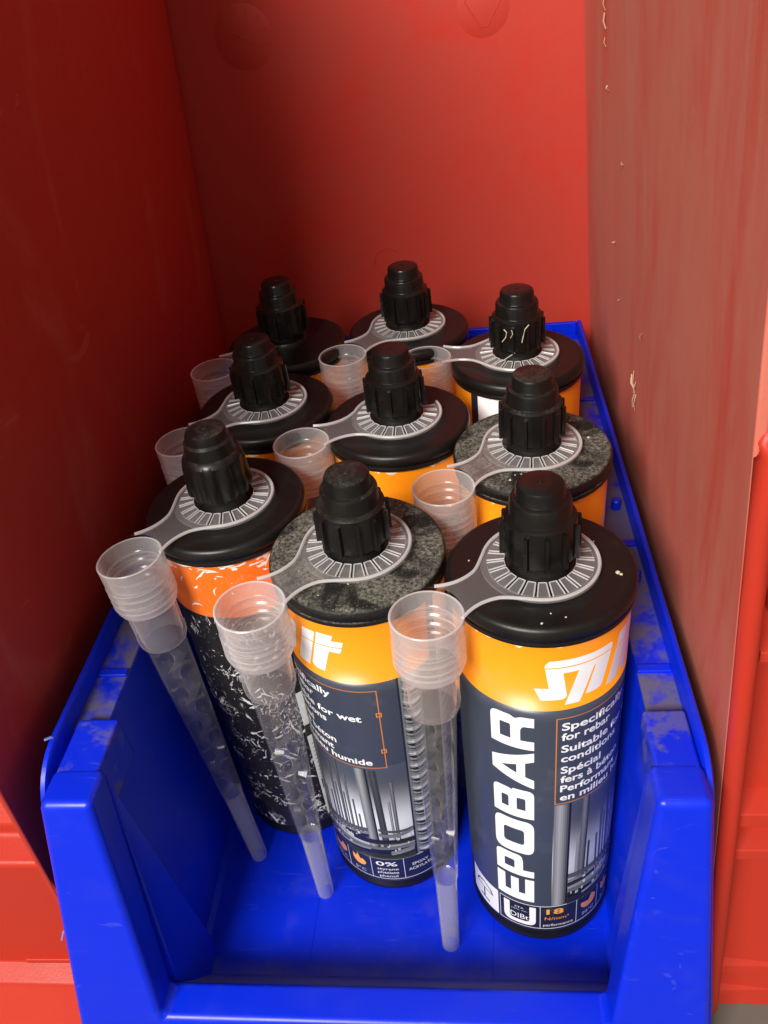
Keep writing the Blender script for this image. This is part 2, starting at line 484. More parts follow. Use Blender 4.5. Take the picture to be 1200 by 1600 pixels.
# side walls: inner wall with fillet, outer skin
for s, nm in ((-1, 'L'), (1, 'R')):
    pr = [(1.40, .001), (1.44, .02), (1.462, .07), (1.498, zl - .02), (1.508, zl), (1.535, zl), (1.535, zl - .12), (1.515, .0), (1.50, -.09), (1.40, -.09)]
    pr = [(CX + s * x, z) for x, z in pr]
    sub(prism([(x, FY(z) + .12, z) for x, z in pr], [(x, YB, z) for x, z in pr]), bb_loc, 'side_wall', M['blue_plain'], bb)
    # ledge on top
    pr = [(1.508, zl), (1.512, zl + .008), (1.705, zl + .008), (1.705, zl - .03), (1.508, zl - .03)]
    pr = [(CX + s * x, z + .001) for x, z in pr]
    sub(sweep_y(pr, YF + .42, YB + .02), bb_loc, 'ledge', M['blue_ledge'], bb)
    # outer upstanding lip, bending down round the front post
    path = [(CX + s * 1.722, YB + .1, ZR - .10)] + [(CX + s * 1.722, y, ZR - .10) for y in (3, 2, 1, 0, -.45, -.56)]
    for i in range(1, 9):
        a = pi / 2 * i / 8 * .88
        path.append((CX + s * (1.722 + .01 * i / 8), -.56 - .22 * sin(a), ZR - .10 - .22 * (1 - cos(a))))
    xo, yo, zo = path[-1]
    for i in range(1, 8):
        f = i / 7
        path.append((xo + s * .20 * f, yo - .28 * f, zo - (zo + .05) * f))
    V, F = [], []
    hw, hh = .024, .125
    P_ = [Vector(p) for p in path]
    sec = [(-hw, -hh), (hw, -hh), (hw, hh - .02), (hw - .012, hh), (-hw + .012, hh), (-hw, hh - .02)]
    for i, p in enumerate(P_):
        tt = (P_[min(i + 1, len(P_) - 1)] - P_[max(i - 1, 0)]).normalized()
        upv = Vector((tt.z, 0, 0)); nrm = Vector((0, tt.z, -tt.y)).normalized()
        if nrm.z < 0 or (abs(nrm.z) < .3 and nrm.y > 0): nrm = -nrm
        for a, b in sec: V.append(p + Vector((a, 0, 0)) + nrm * b)
    k = len(sec)
    for i in range(len(P_) - 1):
        for j in range(k): F.append((i * k + j, i * k + (j + 1) % k, (i + 1) * k + (j + 1) % k, (i + 1) * k + j))
    F.append(tuple(range(k))); F.append(tuple(range((len(P_) - 1) * k, len(P_) * k)))
    sub((V, F), bb_loc, 'rim_lip', M['blue_plain'], bb, angle=50)
    # cross ribs on the ledge
    for y_ in ((.62, 1.0) if s > 0 else (.45,)):
        pass
    for y_ in ((-.08, 1.02, 2.95) if s > 0 else (-.02, 1.02, 2.95)):
        sub(box(CX + s * 1.604 - .094, CX + s * 1.604 + .094, y_ - .028, y_ + .028, zl - .0, zl + .028), bb_loc, 'cross_rib', M['blue_plain'], bb, bevel=.008)
    # stacking pegs
    for y_ in ((.66, 1.42) if s > 0 else (1.42, 2.4)):
        V, F = lathe([(0, zl + .085), (.026, zl + .085), (.035, zl + .075), (.035, zl)], 16)
        V = [(x + CX + s * 1.63, y + y_, z) for x, y, z in V]
        sub((V, F), bb_loc, 'stacking_peg', M['blue_plain'], bb)
# back wall and its rim
sub(box(CX - 1.47, CX + 1.47, YB, YB + .05, -.09, ZR - .02), bb_loc, 'back_wall', M['blue_plain'], bb)
sub(box(CX - 1.50, CX + 1.695, YB + .052, YB + .10, zl - .1, ZR + .025), bb_loc, 'rim_lip', M['blue_plain'], bb, bevel=.012)
# front frame: two slanted posts and the low lip
def arc2(p0, pc, p1, n=6):
    return [((1 - t) ** 2 * p0[0] + 2 * t * (1 - t) * pc[0] + t * t * p1[0], (1 - t) ** 2 * p0[1] + 2 * t * (1 - t) * pc[1] + t * t * p1[1]) for t in [i / n for i in range(n + 1)]]
out = [(-3.06, -.09), (-2.635, 2.33), (-2.345, 2.33)]
out += [(-2.41, .50)] + [(-2.395, .44)]
out += [(.325, .44), (.335, .50)]
out += [(.470, 2.33), (.735, 2.33), (.935, -.09)]
front = [(x, FY(z), z) for x, z in out]
back = [(x * 1.0, FY(z) + .24, z) for x, z in out]
fr = sub(prism(front, back), bb_loc, 'front_frame', M['blue_plain'], bb, bevel=.045)
# inner skirt joining the lip to the floor
sub(prism([(-2.40, FY(.40) + .241, .40), (.34, FY(.40) + .241, .40), (.46, -.80, .002), (-2.42, -.80, .002)],
          [(-2.40, FY(.40) + .20, .35), (.34, FY(.40) + .20, .35), (.46, -.95, -.05), (-2.42, -.95, -.05)]), bb_loc, 'lip_skirt', M['blue_floor'], bb)
for s in (-1, 1):
    x0, x1 = (-2.62, -2.38) if s < 0 else (.50, .72)
    # raised pad between ledge and post top
    sub(box(min(x0, x1), max(x0, x1), -.80, -.42, 2.0, 2.325), bb_loc, 'post_pad', M['blue_pad'], bb, bevel=.02)
# webs behind the posts, widening toward the floor
for xs, xo in ((-2.350, -2.45), (.462, .55)):
    sg = 1 if xs < -1 else -1
    a_ = [(xs, -.765, 2.30), (xs + sg * -.035, -1.02, .42), (xs + sg * .045, -1.0, .0), (xs + sg * .05, -.62, .0)]
    b_ = [(xo, -.765, 2.30), (xo, -1.02, .42), (xo, -1.0, .0), (xo, -.50, .0)]
    sub(prism(a_, b_), bb_loc, 'post_web', M['blue_plain'], bb, bevel=.012)
for p in ((-2.765, -.80, 2.06), (-2.80, -.93, 1.62)):
    V, F = lathe([(0, .02), (.016, .012), (.02, 0), (.016, -.012), (0, -.02)], 8)
    sub(([(v[0] + p[0], v[1] + p[1], v[2] + p[2]) for v in V], F), bb_loc, 'stress_mark', M['bluefleck'], bb)
sub(tube([(-2.735, -.60, ZR + .024), (-2.70, -.585, ZR + .026), (-2.675, -.575, ZR + .0)], .010, 6, flat=.5), bb_loc, 'stress_mark', M['bluefleck'], bb)
sub(tube([(-2.88, -1.03, 1.14), (-2.905, -1.05, 1.11), (-2.925, -1.07, 1.06)], .008, 6, flat=.3), bb_loc, 'stress_mark', M['bluefleck'], bb)

# ------------------------------------------------------------------ label artwork, in (angle degrees, height)
RB = .472                      # body radius
RL = .4755                     # label radius
K = RL * pi / 180              # degrees -> arc length
ORANGE = (0.93, 0.30, 0.008)
SLATE = (0.046, 0.056, 0.082)
NIGHT = (0.014, 0.017, 0.032)
WHITE = (0.86, 0.86, 0.87)
RULE = (0.60, 0.20, 0.035)

def photo_col(a, v):
    """soft sky of the building-site picture"""
    t_ = (v - .47) / (1.60 - .47)
    g0 = .05 + .80 * math.exp(-((t_ - .40) / .27) ** 2)
    w = .80 + .20 * cos(radians((a - 70) * 3.1)) + .12 * sin(radians(a * 7.3))
    gg = max(.03, g0 * w)
    top = max(0, (t_ - .72) / .28)
    c = [gg * .94, gg * .98, gg * 1.06]
    return tuple(c[i] * (1 - top) + SLATE[i] * 1.5 * top for i in range(3))

V_LINES = sorted(set([.16, .19, .47, 2.40, 2.875] + [.47 + .0565 * i for i in range(21)] + [1.60 + .1 * i for i in range(9)]))
A_LINES = sorted(set([-144 + 3 * i for i in range(121)] + [5, 113, 114.5, 132, 142, 150, 208, 214]))

def base_col(a, v, corner):
    if 142 <= a < 150 or 208 <= a < 216 - .01: return NIGHT, False
    if 150 <= a < 208:
        if v > .25: return WHITE, False
        return NIGHT, False
    if v > 2.40: return ORANGE, False
    if v < .47: return NIGHT, False
    if 5 <= a < 113 and v < 1.60: return None, True
    if 113 <= a < 114.5: return NIGHT, False
    if 114.5 <= a < 132: 
        q = (a - 123.3) / 9; gg = .10 + .30 * max(0, 1 - q * q); return (gg * .95, gg, gg * 1.02), False
    return SLATE, False

def old_col(a, v, corner):
    # faded older label: red-orange band over black
    if 150 <= a < 208 and v < 1.64:
        return ((.62, .64, .64), False) if v > .22 else ((.012, .011, .010), False)
    if v > 2.45: return (0.80, 0.155, 0.012), False
    return (0.016, 0.0145, 0.013), False

def ink_mesh(name, V, F, C, parent):
    """C: one colour list per face corner"""
    me = bpy.data.meshes.new(name)
    me.from_pydata([(x * S, y * S, z * S) for x, y, z in V], [], F)
    at = me.color_attributes.new('ink', 'FLOAT_COLOR', 'CORNER')
    flat = []
    for f in C:
        for c in f: flat += [c[0], c[1], c[2], 1]
    at.data.foreach_set('color', flat)
    for p in me.polygons: p.use_smooth = True
    me.materials.append(M['ink'])
    o = bpy.data.objects.new(name, me)
    return link(o, parent)

def wrap(a, v, r):           # label angle to local coordinates, angle 0 faces -Y
    t_ = radians(a)
    return (r * sin(t_), -r * cos(t_), v)

def label_base(colf, vlines):
    al = [a for a in A_LINES]
    V, F, C = [], [], []
    na, nv = len(al), len(vlines)
    for a in al:
        for v in vlines: V.append(wrap(a, v, RL))
    for i in range(na - 1):
        for j in range(nv - 1):
            a, v = (al[i] + al[i + 1]) / 2, (vlines[j] + vlines[j + 1]) / 2
            c, grad = colf(a, v, None)
            F.append((i * nv + j, (i + 1) * nv + j, (i + 1) * nv + j + 1, i * nv + j + 1))
            if grad: C.append([photo_col(al[i], vlines[j]), photo_col(al[i + 1], vlines[j]), photo_col(al[i + 1], vlines[j + 1]), photo_col(al[i], vlines[j + 1])])
            else: C.append([c] * 4)
    return V, F, C

# --- flat shapes in (u = arc length, v), later bent round the cylinder
shapes = []                     # (list of 2-D triangles/polys as mesh verts, faces, colour, layer)
def poly_loops(loops, color, layer=1):
    """filled outline with holes"""
    cu = bpy.data.curves.new('tmp', 'CURVE'); cu.dimensions = '2D'; cu.fill_mode = 'BOTH'
    for L in loops:
        sp = cu.splines.new('POLY'); sp.points.add(len(L) - 1)
        for p, q in zip(sp.points, L): p.co = (q[0], q[1], 0, 1)
        sp.use_cyclic_u = True
    ob = bpy.data.objects.new('tmp', cu); col.objects.link(ob)
    shapes.append((ob, color, layer))
def text(s, u, v, h, color, xs=1.0, bold=.0, align='LEFT', layer=1, rot=0, fit=None):
    cu = bpy.data.curves.new('tmp', 'FONT'); cu.body = s; cu.size = 1.0
    cu.align_x = 'LEFT'; cu.offset = bold; cu.fill_mode = 'BOTH'; cu.resolution_u = 3
    ob = bpy.data.objects.new('tmp', cu); col.objects.link(ob)
    shapes.append((ob, color, layer, (u, v, h, xs, align, fit)))
def rect(a0, a1, v0, v1, color, layer=1): poly_loops([[(a0 * K, v0), (a1 * K, v0), (a1 * K, v1), (a0 * K, v1)]], color, layer)
def frame(a0, a1, v0, v1, w, color, layer=1):
    u0, u1 = a0 * K, a1 * K
    poly_loops([[(u0, v0), (u1, v0), (u1, v1), (u0, v1)], [(u0 + w, v0 + w), (u1 - w, v0 + w), (u1 - w, v1 - w), (u0 + w, v1 - w)]], color, layer)
def rpoly(pts, rad=.03):
    """round the corners of a closed polygon"""
    out_ = []
    n_ = len(pts)
    for i in range(n_):
        p0, p1, p2 = Vector(pts[i - 1][:2]), Vector(pts[i][:2]), Vector(pts[(i + 1) % n_][:2])
        r_ = pts[i][2] if len(pts[i]) > 2 else 0
        if r_ <= 0: out_.append((p1.x, p1.y)); continue
        d0, d1 = (p0 - p1), (p2 - p1)
        r_ = min(r_, d0.length * .49, d1.length * .49)
        out_ += arc2(p1 + d0.normalized() * r_, p1, p1 + d1.normalized() * r_, 5)
    return out_
def circle(u, v, r, n_=20): return [(u + r * cos(2 * pi * i / n_), v + r * sin(2 * pi * i / n_)) for i in range(n_)]

# EPOBAR runs upward: lx along v, ly toward smaller angle
U0 = -8.3 * K; HL = 30 * K
def letter(loops, v0, v1):
    L2 = []
    for L in loops:
        L2.append([(U0 - y * HL, v0 + x * (v1 - v0)) for x, y in rpoly(L)])
    poly_loops(L2, WHITE, 1)
letter([[(0, 0), (1, 0), (1, .23), (.33, .23), (.33, .40), (.95, .40), (.95, .61), (.33, .61), (.33, .77), (1, .77), (1, 1), (0, 1)]], .512, .770)
letter([[(0, 0), (.30, 0), (.30, .28), (.72, .28, .1), (1, .32, .14), (1, 1, .2), (0, 1)], [(.30, .50), (.68, .50, .06), (.68, .77, .06), (.30, .77)]], .800, 1.030)
letter([[(0, 0, .22), (1, 0, .22), (1, 1, .22), (0, 1, .22)], [(.28, .24, .08), (.72, .24, .08), (.72, .76, .08), (.28, .76, .08)]], 1.055, 1.395)
letter([[(0, 0), (1, 0, .18), (1, .50, .1), (.93, .53, .03), (.97, .60, .05), (.97, 1, .18), (0, 1)], [(.29, .20), (.70, .20, .05), (.70, .41, .05), (.29, .41)], [(.29, .61), (.68, .61, .05), (.68, .79, .05), (.29, .79)]], 1.430, 1.700)
letter([[(0, 0), (.24, 0), (.31, .20), (.69, .20), (.76, 0), (1, 0), (.68, 1), (.32, 1)], [(.38, .40), (.62, .40), (.50, .76)]], 1.730, 2.050)
letter([[(0, 0), (.27, 0), (.27, .30), (.62, .30, .08), (.72, .24, .05), (.72, 0), (1, 0), (1, .30, .08), (.92, .42, .06), (1, .52, .08), (1, 1, .2), (0, 1)], [(.27, .52), (.72, .52, .05), (.72, .77, .05), (.27, .77)]], 2.072, 2.335)

# maker's logo
def logo(pts): poly_loops([[(a * K, v) for a, v in pts]], WHITE, 1)
logo([(-2.2, 2.721), (-1.8, 2.742), (0.6, 2.767), (10.0, 2.770), (20.9, 2.770), (31.7, 2.768), (42.4, 2.768), (44.4, 2.755), (44.0, 2.722)])
logo([(-1.8, 2.714), (0.6, 2.572), (-8.4, 2.572), (-4.3, 2.484), (8.2, 2.484), (10.6, 2.490), (11.9, 2.507), (9.1, 2.677), (19.1, 2.677), (10.6, 2.440), (20.4, 2.440), (29.5, 2.672), (30.8, 2.672), (24.3, 2.484), (32.5, 2.484), (35.2, 2.492), (36.9, 2.510), (43.6, 2.714)])
logo([(49.0, 2.692), (51.5, 2.778), (61.8, 2.778), (59.3, 2.692)])
logo([(48.6, 2.684), (59.0, 2.684), (51.6, 2.464), (40.6, 2.464)])
logo([(60.9, 2.692), (63.4, 2.785), (75.0, 2.785), (73.6, 2.741), (81.6, 2.741), (80.4, 2.698), (60.9, 2.692)])
logo([(60.5, 2.685), (80.1, 2.691), (78.6, 2.652), (70.6, 2.652), (64.5, 2.468), (58.5, 2.470), (56.0, 2.482), (54.8, 2.503)])

# boxed bilingual text
frame(5.6, 98.8, 1.585, 2.335, .0065, RULE)
for v_ in (2.115, 1.760):
    poly_loops([[(98.1 * K - .017, v_ - .02), (98.1 * K + .017, v_ - .02), (98.1 * K + .017, v_ + .02), (98.1 * K - .017, v_ + .02)],
                [(98.1 * K - .010, v_ - .013), (98.1 * K + .010, v_ - .013), (98.1 * K + .010, v_ + .013), (98.1 * K - .010, v_ + .013)]], (0.75, 0.24, 0.03), 2)
lines = [('Specifically', 2.235, 55.0), ('for rebar', 2.152, 38.0), ('Suitable for wet', 2.052, 76.0), ('conditions', 1.968, 47.0),
         ('Spécial', 1.868, 31.0), ('fers à béton', 1.784, 52.5), ('Performant', 1.700, 49.0), ('en milieu humide', 1.618, 79.0)]
for s_, v_, wd in lines:
    text(s_, 9.3 * K, v_, .082, WHITE, bold=.022, fit=wd * K)

# picture: reinforcing bars
def bar(a0, a1, v0, v1, lean, g0, g1, n_=6, layer=1):
    for i in range(n_):
        q0, q1 = i / n_, (i + 1) / n_
        f = 1 - abs(q0 * 2 - .55) * .9
        gg = max(.012, g0 + (g1 - g0) * f)
        u = lambda q, top: (a0 + (a1 - a0) * q + (lean if top else 0)) * K
        poly_loops([[(u(q0, 0), v0), (u(q1, 0), v0), (u(q1, 1), v1), (u(q0, 1), v1)]], (gg * .93, gg * .97, gg * 1.03), layer)
bar(5.3, 17.5, .475, 1.575, .5, .03, .36, 8)
bar(25.5, 31.5, .72, 1.58, 1.5, .02, .22, 5)
bar(22.5, 25.4, .74, 1.20, .8, .18, .32, 3)
bar(33, 35, .70, 1.10, .6, .02, .06, 2)
for a_, w_, t_, g_ in ((42, 2.2, 1.12, .05), (46, 2.6, 1.50, .05), (50, 2.2, 1.28, .06), (54, 3.0, 1.58, .04), (58, 1.6, 1.22, .05), (61, 2.4, 1.45, .06), (66, 1.6, 1.18, .04), (69.5, 1.6, 1.02, .05),
                       (95.5, 2.0, 1.20, .12), (98.5, 3.0, 1.42, .07)):
    bar(a_, a_ + w_, .70, t_, -.6, .015, g_ * 3, 3)
bar(75, 84, .475, 1.57, -2.5, .03, .34, 8, 2)
bar(86.5, 92, .62, 1.56, -3.0, .025, .07, 3, 2)
def strip(a0, v0, a1, v1, w, g, layer=3, sag=0):
    n_ = 8
    up_, dn = [], []
    for i in range(n_ + 1):
        q = i / n_; a = a0 + (a1 - a0) * q; v = v0 + (v1 - v0) * q - sag * 4 * q * (1 - q)
        up_.append((a * K, v + w / 2)); dn.append((a * K, v - w / 2))
    poly_loops([up_ + dn[::-1]], (g * .94, g * .97, g * 1.03), layer)
strip(17.6, .80, 75, .84, .05, .09, 3, .02); strip(17.6, .70, 75, .76, .045, .02, 3, .0)
strip(17.6, .745, 75, .80, .02, .22, 4, .02); strip(84, .80, 112.8, .83, .04, .16, 4, .03); strip(84, .86, 112.8, .845, .028, .07, 3, .02)
strip(17.6, .63, 112.8, .64, .035, .14, 4, .02); strip(17.6, .575, 112.8, .58, .06, .012, 3, 0); strip(17.6, .515, 112.8, .515, .09, .022, 3, 0)
strip(60, .70, 112.8, .70, .06, .016, 3, 0); strip(30, .55, 75, .60, .025, .24, 5, .0); strip(92, .56, 112, .59, .05, .20, 5, 0)
rr_ = random.Random(3)
for i in range(34):
    a_ = rr_.uniform(18, 111); v_ = rr_.choice((.66, .68, .735, .77, .60)) + rr_.uniform(-.012, .012); w_ = rr_.uniform(.8, 3.0)
    if 73 < a_ < 84: continue
    strip(a_, v_, a_ + w_, v_ + .004, rr_.uniform(.012, .035), rr_.uniform(.35, .8), 6)

# rebar strip along the side: bright lugs on grey steel
for i in range(15):
    v_ = .50 + i * .126
    for (dv, w_, g_) in ((-.004, .030, .02), (.030, .034, .66), (.064, .022, .20), (.084, .014, .05)):
        n_ = 7; up_, dn = [], []
        for k_ in range(n_ + 1):
            q = k_ / n_; a = 115.6 + 14.5 * q; vv = v_ + dv + .030 * (.5 - q) - .030 * 4 * q * (1 - q)
            th = w_ * (1 - (2 * q - 1.1) ** 2 * .8) * (.6 if g_ > .5 and q < .3 else 1) + .002
            up_.append((a * K, vv + th / 2)); dn.append((a * K, vv - th / 2))
        poly_loops([up_ + dn[::-1]], (g_ * .95, g_, g_ * 1.02), 2)
rect(132.0, 132.6, .43, 2.39, NIGHT, 2)

# bottom row of small panels
for v_ in (.470, .192): rect(-37.2, 132, v_ - .0035, v_ + .0035, (.70, .70, .72), 2)
for a_ in (-37.0, -3.6, 26.4, 49.0, 72.2, 101.0): rect(a_ - .25, a_ + .25, .192, .470, (.70, .70, .72), 2)
rect(-71.5, -39.0, .185, .475, (.80, .80, .83), 1)
uc = -55 * K                                     # umbrella pictogram
poly_loops([[(uc - .09, .35), (uc - .07, .40), (uc, .435), (uc + .07, .40), (uc + .09, .35)], [(uc - .075, .357), (uc - .058, .393), (uc, .423), (uc + .058, .393), (uc + .075, .357)]], NIGHT, 2)
poly_loops([[(uc - .006, .25), (uc + .006, .25), (uc + .006, .35), (uc - .006, .35)]], NIGHT, 2)
poly_loops([[(uc - .04, .235), (uc + .05, .225), (uc + .05, .24), (uc - .04, .25)]], NIGHT, 2)
# conformity mark: open-topped U with lettering
c0, c1 = -33.5 * K, -7.0 * K
poly_loops([rpoly([(c0, .445), (c0, .215, .06), (c1, .215, .06), (c1, .445), (c1 - .042, .445), (c1 - .042, .255, .03), (c0 + .042, .255, .03), (c0 + .042, .445)])], (.82, .83, .86), 2)
text('DIBt', -20.3 * K, .275, .085, (.80, .80, .82), bold=.0, align='CENTER', layer=2, fit=.125)
text('ETA', -20.3 * K, .40, .026, (.65, .65, .68), align='CENTER', layer=2, fit=.06)
text('cert. no.', -20.3 * K, .372, .022, (.65, .65, .68), align='CENTER', layer=2, fit=.11)
text('18', 8.2 * K, .375, .085, (.90, .36, .05), bold=.025, align='CENTER', layer=2, fit=.115)
text('N/mm²', 10.0 * K, .300, .055, (.80, .30, .05), bold=.0, align='CENTER', layer=2, fit=.165)
text('performance', 11.2 * K, .222, .042, (.72, .72, .74), bold=.005, align='CENTER', layer=2, fit=.205)
# pie pictogram and flame pictogram
pc = 38.5 * K
pie = [(pc, .375)] + [(pc + .066 * cos(t_), .375 + .066 * sin(t_)) for t_ in [radians(-200 + 270 * i / 18) for i in range(19)]]
poly_loops([pie], (.68, .26, .07), 2)
text('20°C', 38.5 * K, .235, .05, (.45, .50, .62), align='CENTER', layer=2, fit=.11)
fc = 60.5 * K
poly_loops([rpoly([(fc - .055, .36, .03), (fc - .02, .305, .04), (fc + .04, .31, .04), (fc + .06, .36, .03), (fc + .03, .40, .02), (fc + .012, .385), (fc - .008, .455), (fc - .022, .40), (fc - .05, .43)])], (.88, .38, .06), 2)
text('5°C', 60.5 * K, .225, .05, (.62, .62, .65), align='CENTER', layer=2, fit=.09)
text('0%', 86.0 * K, .375, .080, WHITE, bold=.01, align='CENTER', layer=2, fit=.155)
for s_, v_ in (('styrene', .316), ('phtalate', .266), ('phenol', .216)): text(s_, 86.6 * K, v_, .045, (.72, .72, .74), bold=.008, align='CENTER', layer=2, fit=.155 if s_ != 'phenol' else .135)
text('EPOXY', 116.0 * K, .345, .05, (.76, .76, .78), bold=.006, align='CENTER', layer=2, fit=.125)
text('ACRYLATE', 116.0 * K, .285, .05, (.76, .76, .78), bold=.006, align='CENTER', layer=2, fit=.185)
# back panel
rect(151.5, 206.5, 2.05, 2.06, NIGHT, 2)
for i in range(16): rect(153, 190 + (i * 37) % 14, 1.95 - i * .1, 1.965 - i * .1, (.25, .25, .26), 2)

def finish_shapes():
    bpy.context.view_layer.update()
    dg = bpy.context.evaluated_depsgraph_get()
    V, F, C = [], [], []
    for it in shapes:
        ob, color, layer = it[:3]
        me = bpy.data.meshes.new_from_object(ob.evaluated_get(dg))
        if len(it) > 3:
            u, v, h, xs, align, fit = it[3]
            xsn = [w.co.x for w in me.vertices]
            if not xsn: continue
            x0, x1 = min(xsn), max(xsn)
            kx = (fit / (x1 - x0)) if fit else h * xs
            sh = 0 if align == 'LEFT' else -(x1 - x0) * kx / 2
            for w in me.vertices: w.co = (u + sh + (w.co.x - x0) * kx, v + w.co.y * h, 0)
        bm = bmesh.new(); bm.from_mesh(me)
        us = [w.co.x for w in bm.verts]
        if us:
            q = K * 4
            k0, k1 = math.floor(min(us) / q) + 1, math.ceil(max(us) / q)
            for kk in range(k0, k1):
                bmesh.ops.bisect_plane(bm, geom=bm.verts[:] + bm.edges[:] + bm.faces[:], plane_co=(kk * q, 0, 0), plane_no=(1, 0, 0), dist=1e-6)
            b = len(V)
            bm.verts.index_update()
            r_ = RL + .0011 * layer
            for w in bm.verts: V.append(wrap(w.co.x / K, w.co.y, r_))
            for f in bm.faces:
                idx = [w.index + b for w in f.verts]
                if f.normal.z < 0: idx.reverse()
                F.append(tuple(idx)); C.append([color] * len(idx))
        bm.free(); bpy.data.meshes.remove(me)
    for it in shapes:
        cu = it[0].data; bpy.data.objects.remove(it[0]); bpy.data.curves.remove(cu)
    shapes.clear()
    return V, F, C
PRINT = finish_shapes()

# scratches and lettering remnants of the old label
def scratch(a, v, L, w, ang, color):
    n_ = 4; pts = []
    x, y = a * K, v
    d = ang
    up_, dn = [], []
    for i in range(n_ + 1):
        ww = w * (.35 + rr_.random()) * (1 - abs(i / n_ - .5))
        up_.append((x - sin(d) * ww, y + cos(d) * ww)); dn.append((x + sin(d) * ww, y - cos(d) * ww))
        d += rr_.uniform(-.5, .5); x += cos(d) * L / n_; y += sin(d) * L / n_
    poly_loops([up_ + dn[::-1]], color, 1)
def chip(a, v, L, w, ang, color):
    """irregular flake of missing print"""
    n_ = 9; pts = []
    for i in range(n_):
        t_ = 2 * pi * i / n_; r_ = rr_.uniform(.35, 1.15)
        x, y = cos(t_) * L * r_, sin(t_) * w * r_
        pts.append((a * K + x * cos(ang) - y * sin(ang), v + x * sin(ang) + y * cos(ang)))
    poly_loops([pts], color, 1)
PALE = ((.62, .61, .60), (.74, .74, .75), (.45, .44, .43))
for i in range(160):
    chip(rr_.uniform(80, 205), rr_.uniform(.3, 2.42), rr_.uniform(.004, .022), rr_.uniform(.002, .006), rr_.uniform(0, 6.28), rr_.choice(PALE))
for (a_, v_, n_, sp) in ((122, 1.72, 7, .06), (126, 1.36, 8, .07), (134, 1.04, 9, .07), (136, .36, 12, .08), (124, .80, 5, .05), (146, .30, 7, .05), (110, 1.95, 4, .05), (141, .70, 5, .05), (104, 1.2, 5, .06), (108, 1.62, 7, .06), (112, 1.30, 7, .06), (116, 1.0, 8, .06), (113, 2.2, 5, .05), (118, .5, 6, .06)):
    for i in range(int(n_ * .45)):
        a1, v1 = a_ + rr_.gauss(0, sp / K * .45), v_ + rr_.gauss(0, sp * .7)
        an = rr_.choice((.5, .8, 2.3, 2.6)) + rr_.uniform(-.3, .3)
        chip(a1, v1, rr_.uniform(.02, .065), rr_.uniform(.005, .017), an, rr_.choice(PALE[:2]))
        scratch(a1, v1, rr_.uniform(.03, .10), rr_.uniform(.003, .007), an + rr_.uniform(-1, 1), PALE[0])
for i in range(70):
    chip(rr_.uniform(60, 205), 2.872 - abs(rr_.gauss(0, .03)), rr_.uniform(.015, .06), rr_.uniform(.004, .014), rr_.uniform(-.2, .2), (.80, .77, .72))
for i in range(22):
    chip(rr_.uniform(60, 205), 2.86 - abs(rr_.gauss(0, .12)), rr_.uniform(.006, .03), rr_.uniform(.003, .009), rr_.uniform(-.7, .9), (.80, .77, .72))
for i in range(10): scratch(rr_.uniform(80, 200), rr_.uniform(2.5, 2.8), rr_.uniform(.04, .12), rr_.uniform(.004, .009), rr_.uniform(.3, 1.4), (.82, .78, .72))
for i in range(14): rect(152.5, 175, 1.08 - i * .045, 1.09 - i * .045, (.25, .26, .26), 2)
rect(150, 208, 1.18, 1.30, (.03, .03, .03), 2)
for i in range(10): rect(152 + i * 2.0, 153 + i * 2.0, .55, .66, (.04, .04, .04), 3)
OLD = finish_shapes()

# torn paper along the top edge of the labels
def torn(rng, a0=-180, a1=180, n_=26):
    for i in range(n_):
        a = rng.uniform(a0, a1); w = rng.uniform(.01, .05); h = rng.uniform(.006, .028)
        pts = [(a * K - w, 2.877), (a * K - w * .5, 2.877 - h * rng.uniform(.3, 1)), (a * K, 2.877 - h), (a * K + w * .6, 2.877 - h * rng.uniform(.2, .8)), (a * K + w, 2.877)]
        poly_loops([pts], (.80, .70, .56), 3)
    for i in range(60):
        a = rng.uniform(a0, a1); poly_loops([[(a * K, 2.870), (a * K + rng.uniform(.03, .1), 2.870), (a * K + rng.uniform(.03, .1), 2.8765), (a * K, 2.8765)]], (.82, .66, .45), 2)
torn(random.Random(11))
TORN = finish_shapes()

# ------------------------------------------------------------------ cartridges
H = 2.996
def cap_mesh(kind):
    z0 = .105
    if kind == 'fluted':
        prof = [(.155, z0 - .02), (.160, z0), (.196, z0 + .01), (.200, z0 + .03), (.190, z0 + .20), (.182, z0 + .235), (.165, z0 + .26), (.150, z0 + .27), (.148, z0 + .30), (.143, z0 + .345), (.128, z0 + .36), (.124, z0 + .39), (.116, z0 + .412), (.095, z0 + .422), (.02, z0 + .420), (.012, z0 + .426), (0, z0 + .427)]
        def mod(r, z, a):
            k = max(0, min(1, (z0 + .24 - z) / .05)) * (1 if z > z0 - .001 else 0)
            return r * (1 - .115 * k * max(0, .5 - .5 * cos(11 * a)) ** 1.6)
        return lathe(prof, 120, mod=mod)
    prof = [(.14, z0), (.180, z0), (.187, z0 + .008), (.186, z0 + .205), (.184, z0 + .225), (.172, z0 + .235), (.160, z0 + .240),
            (.157, z0 + .246), (.155, z0 + .318), (.149, z0 + .331), (.138, z0 + .336), (.128, z0 + .338), (.125, z0 + .344), (.122, z0 + .398), (.115, z0 + .412), (.100, z0 + .419), (.05, z0 + .421),
            (.018, z0 + .420), (.012, z0 + .425), (0, z0 + .426)]
    base = lathe(prof, 72)
    parts = [base]
    nr = 12
    for i in range(nr):
        a = 2 * pi * (i + .3) / nr
        c_, s_ = cos(a), sin(a)
        w = .013
        loop = [(-w, .175), (w, .175), (w * .7, .2100), (-w * .7, .2100)]
        lo = [(c_ * r - s_ * t, s_ * r + c_ * t, z0 + .004) for t, r in loop]
        hi = [(c_ * (r - .004) - s_ * t, s_ * (r - .004) + c_ * t, z0 + .205) for t, r in loop]
        parts.append(prism(lo, hi))
    return merge(*parts)

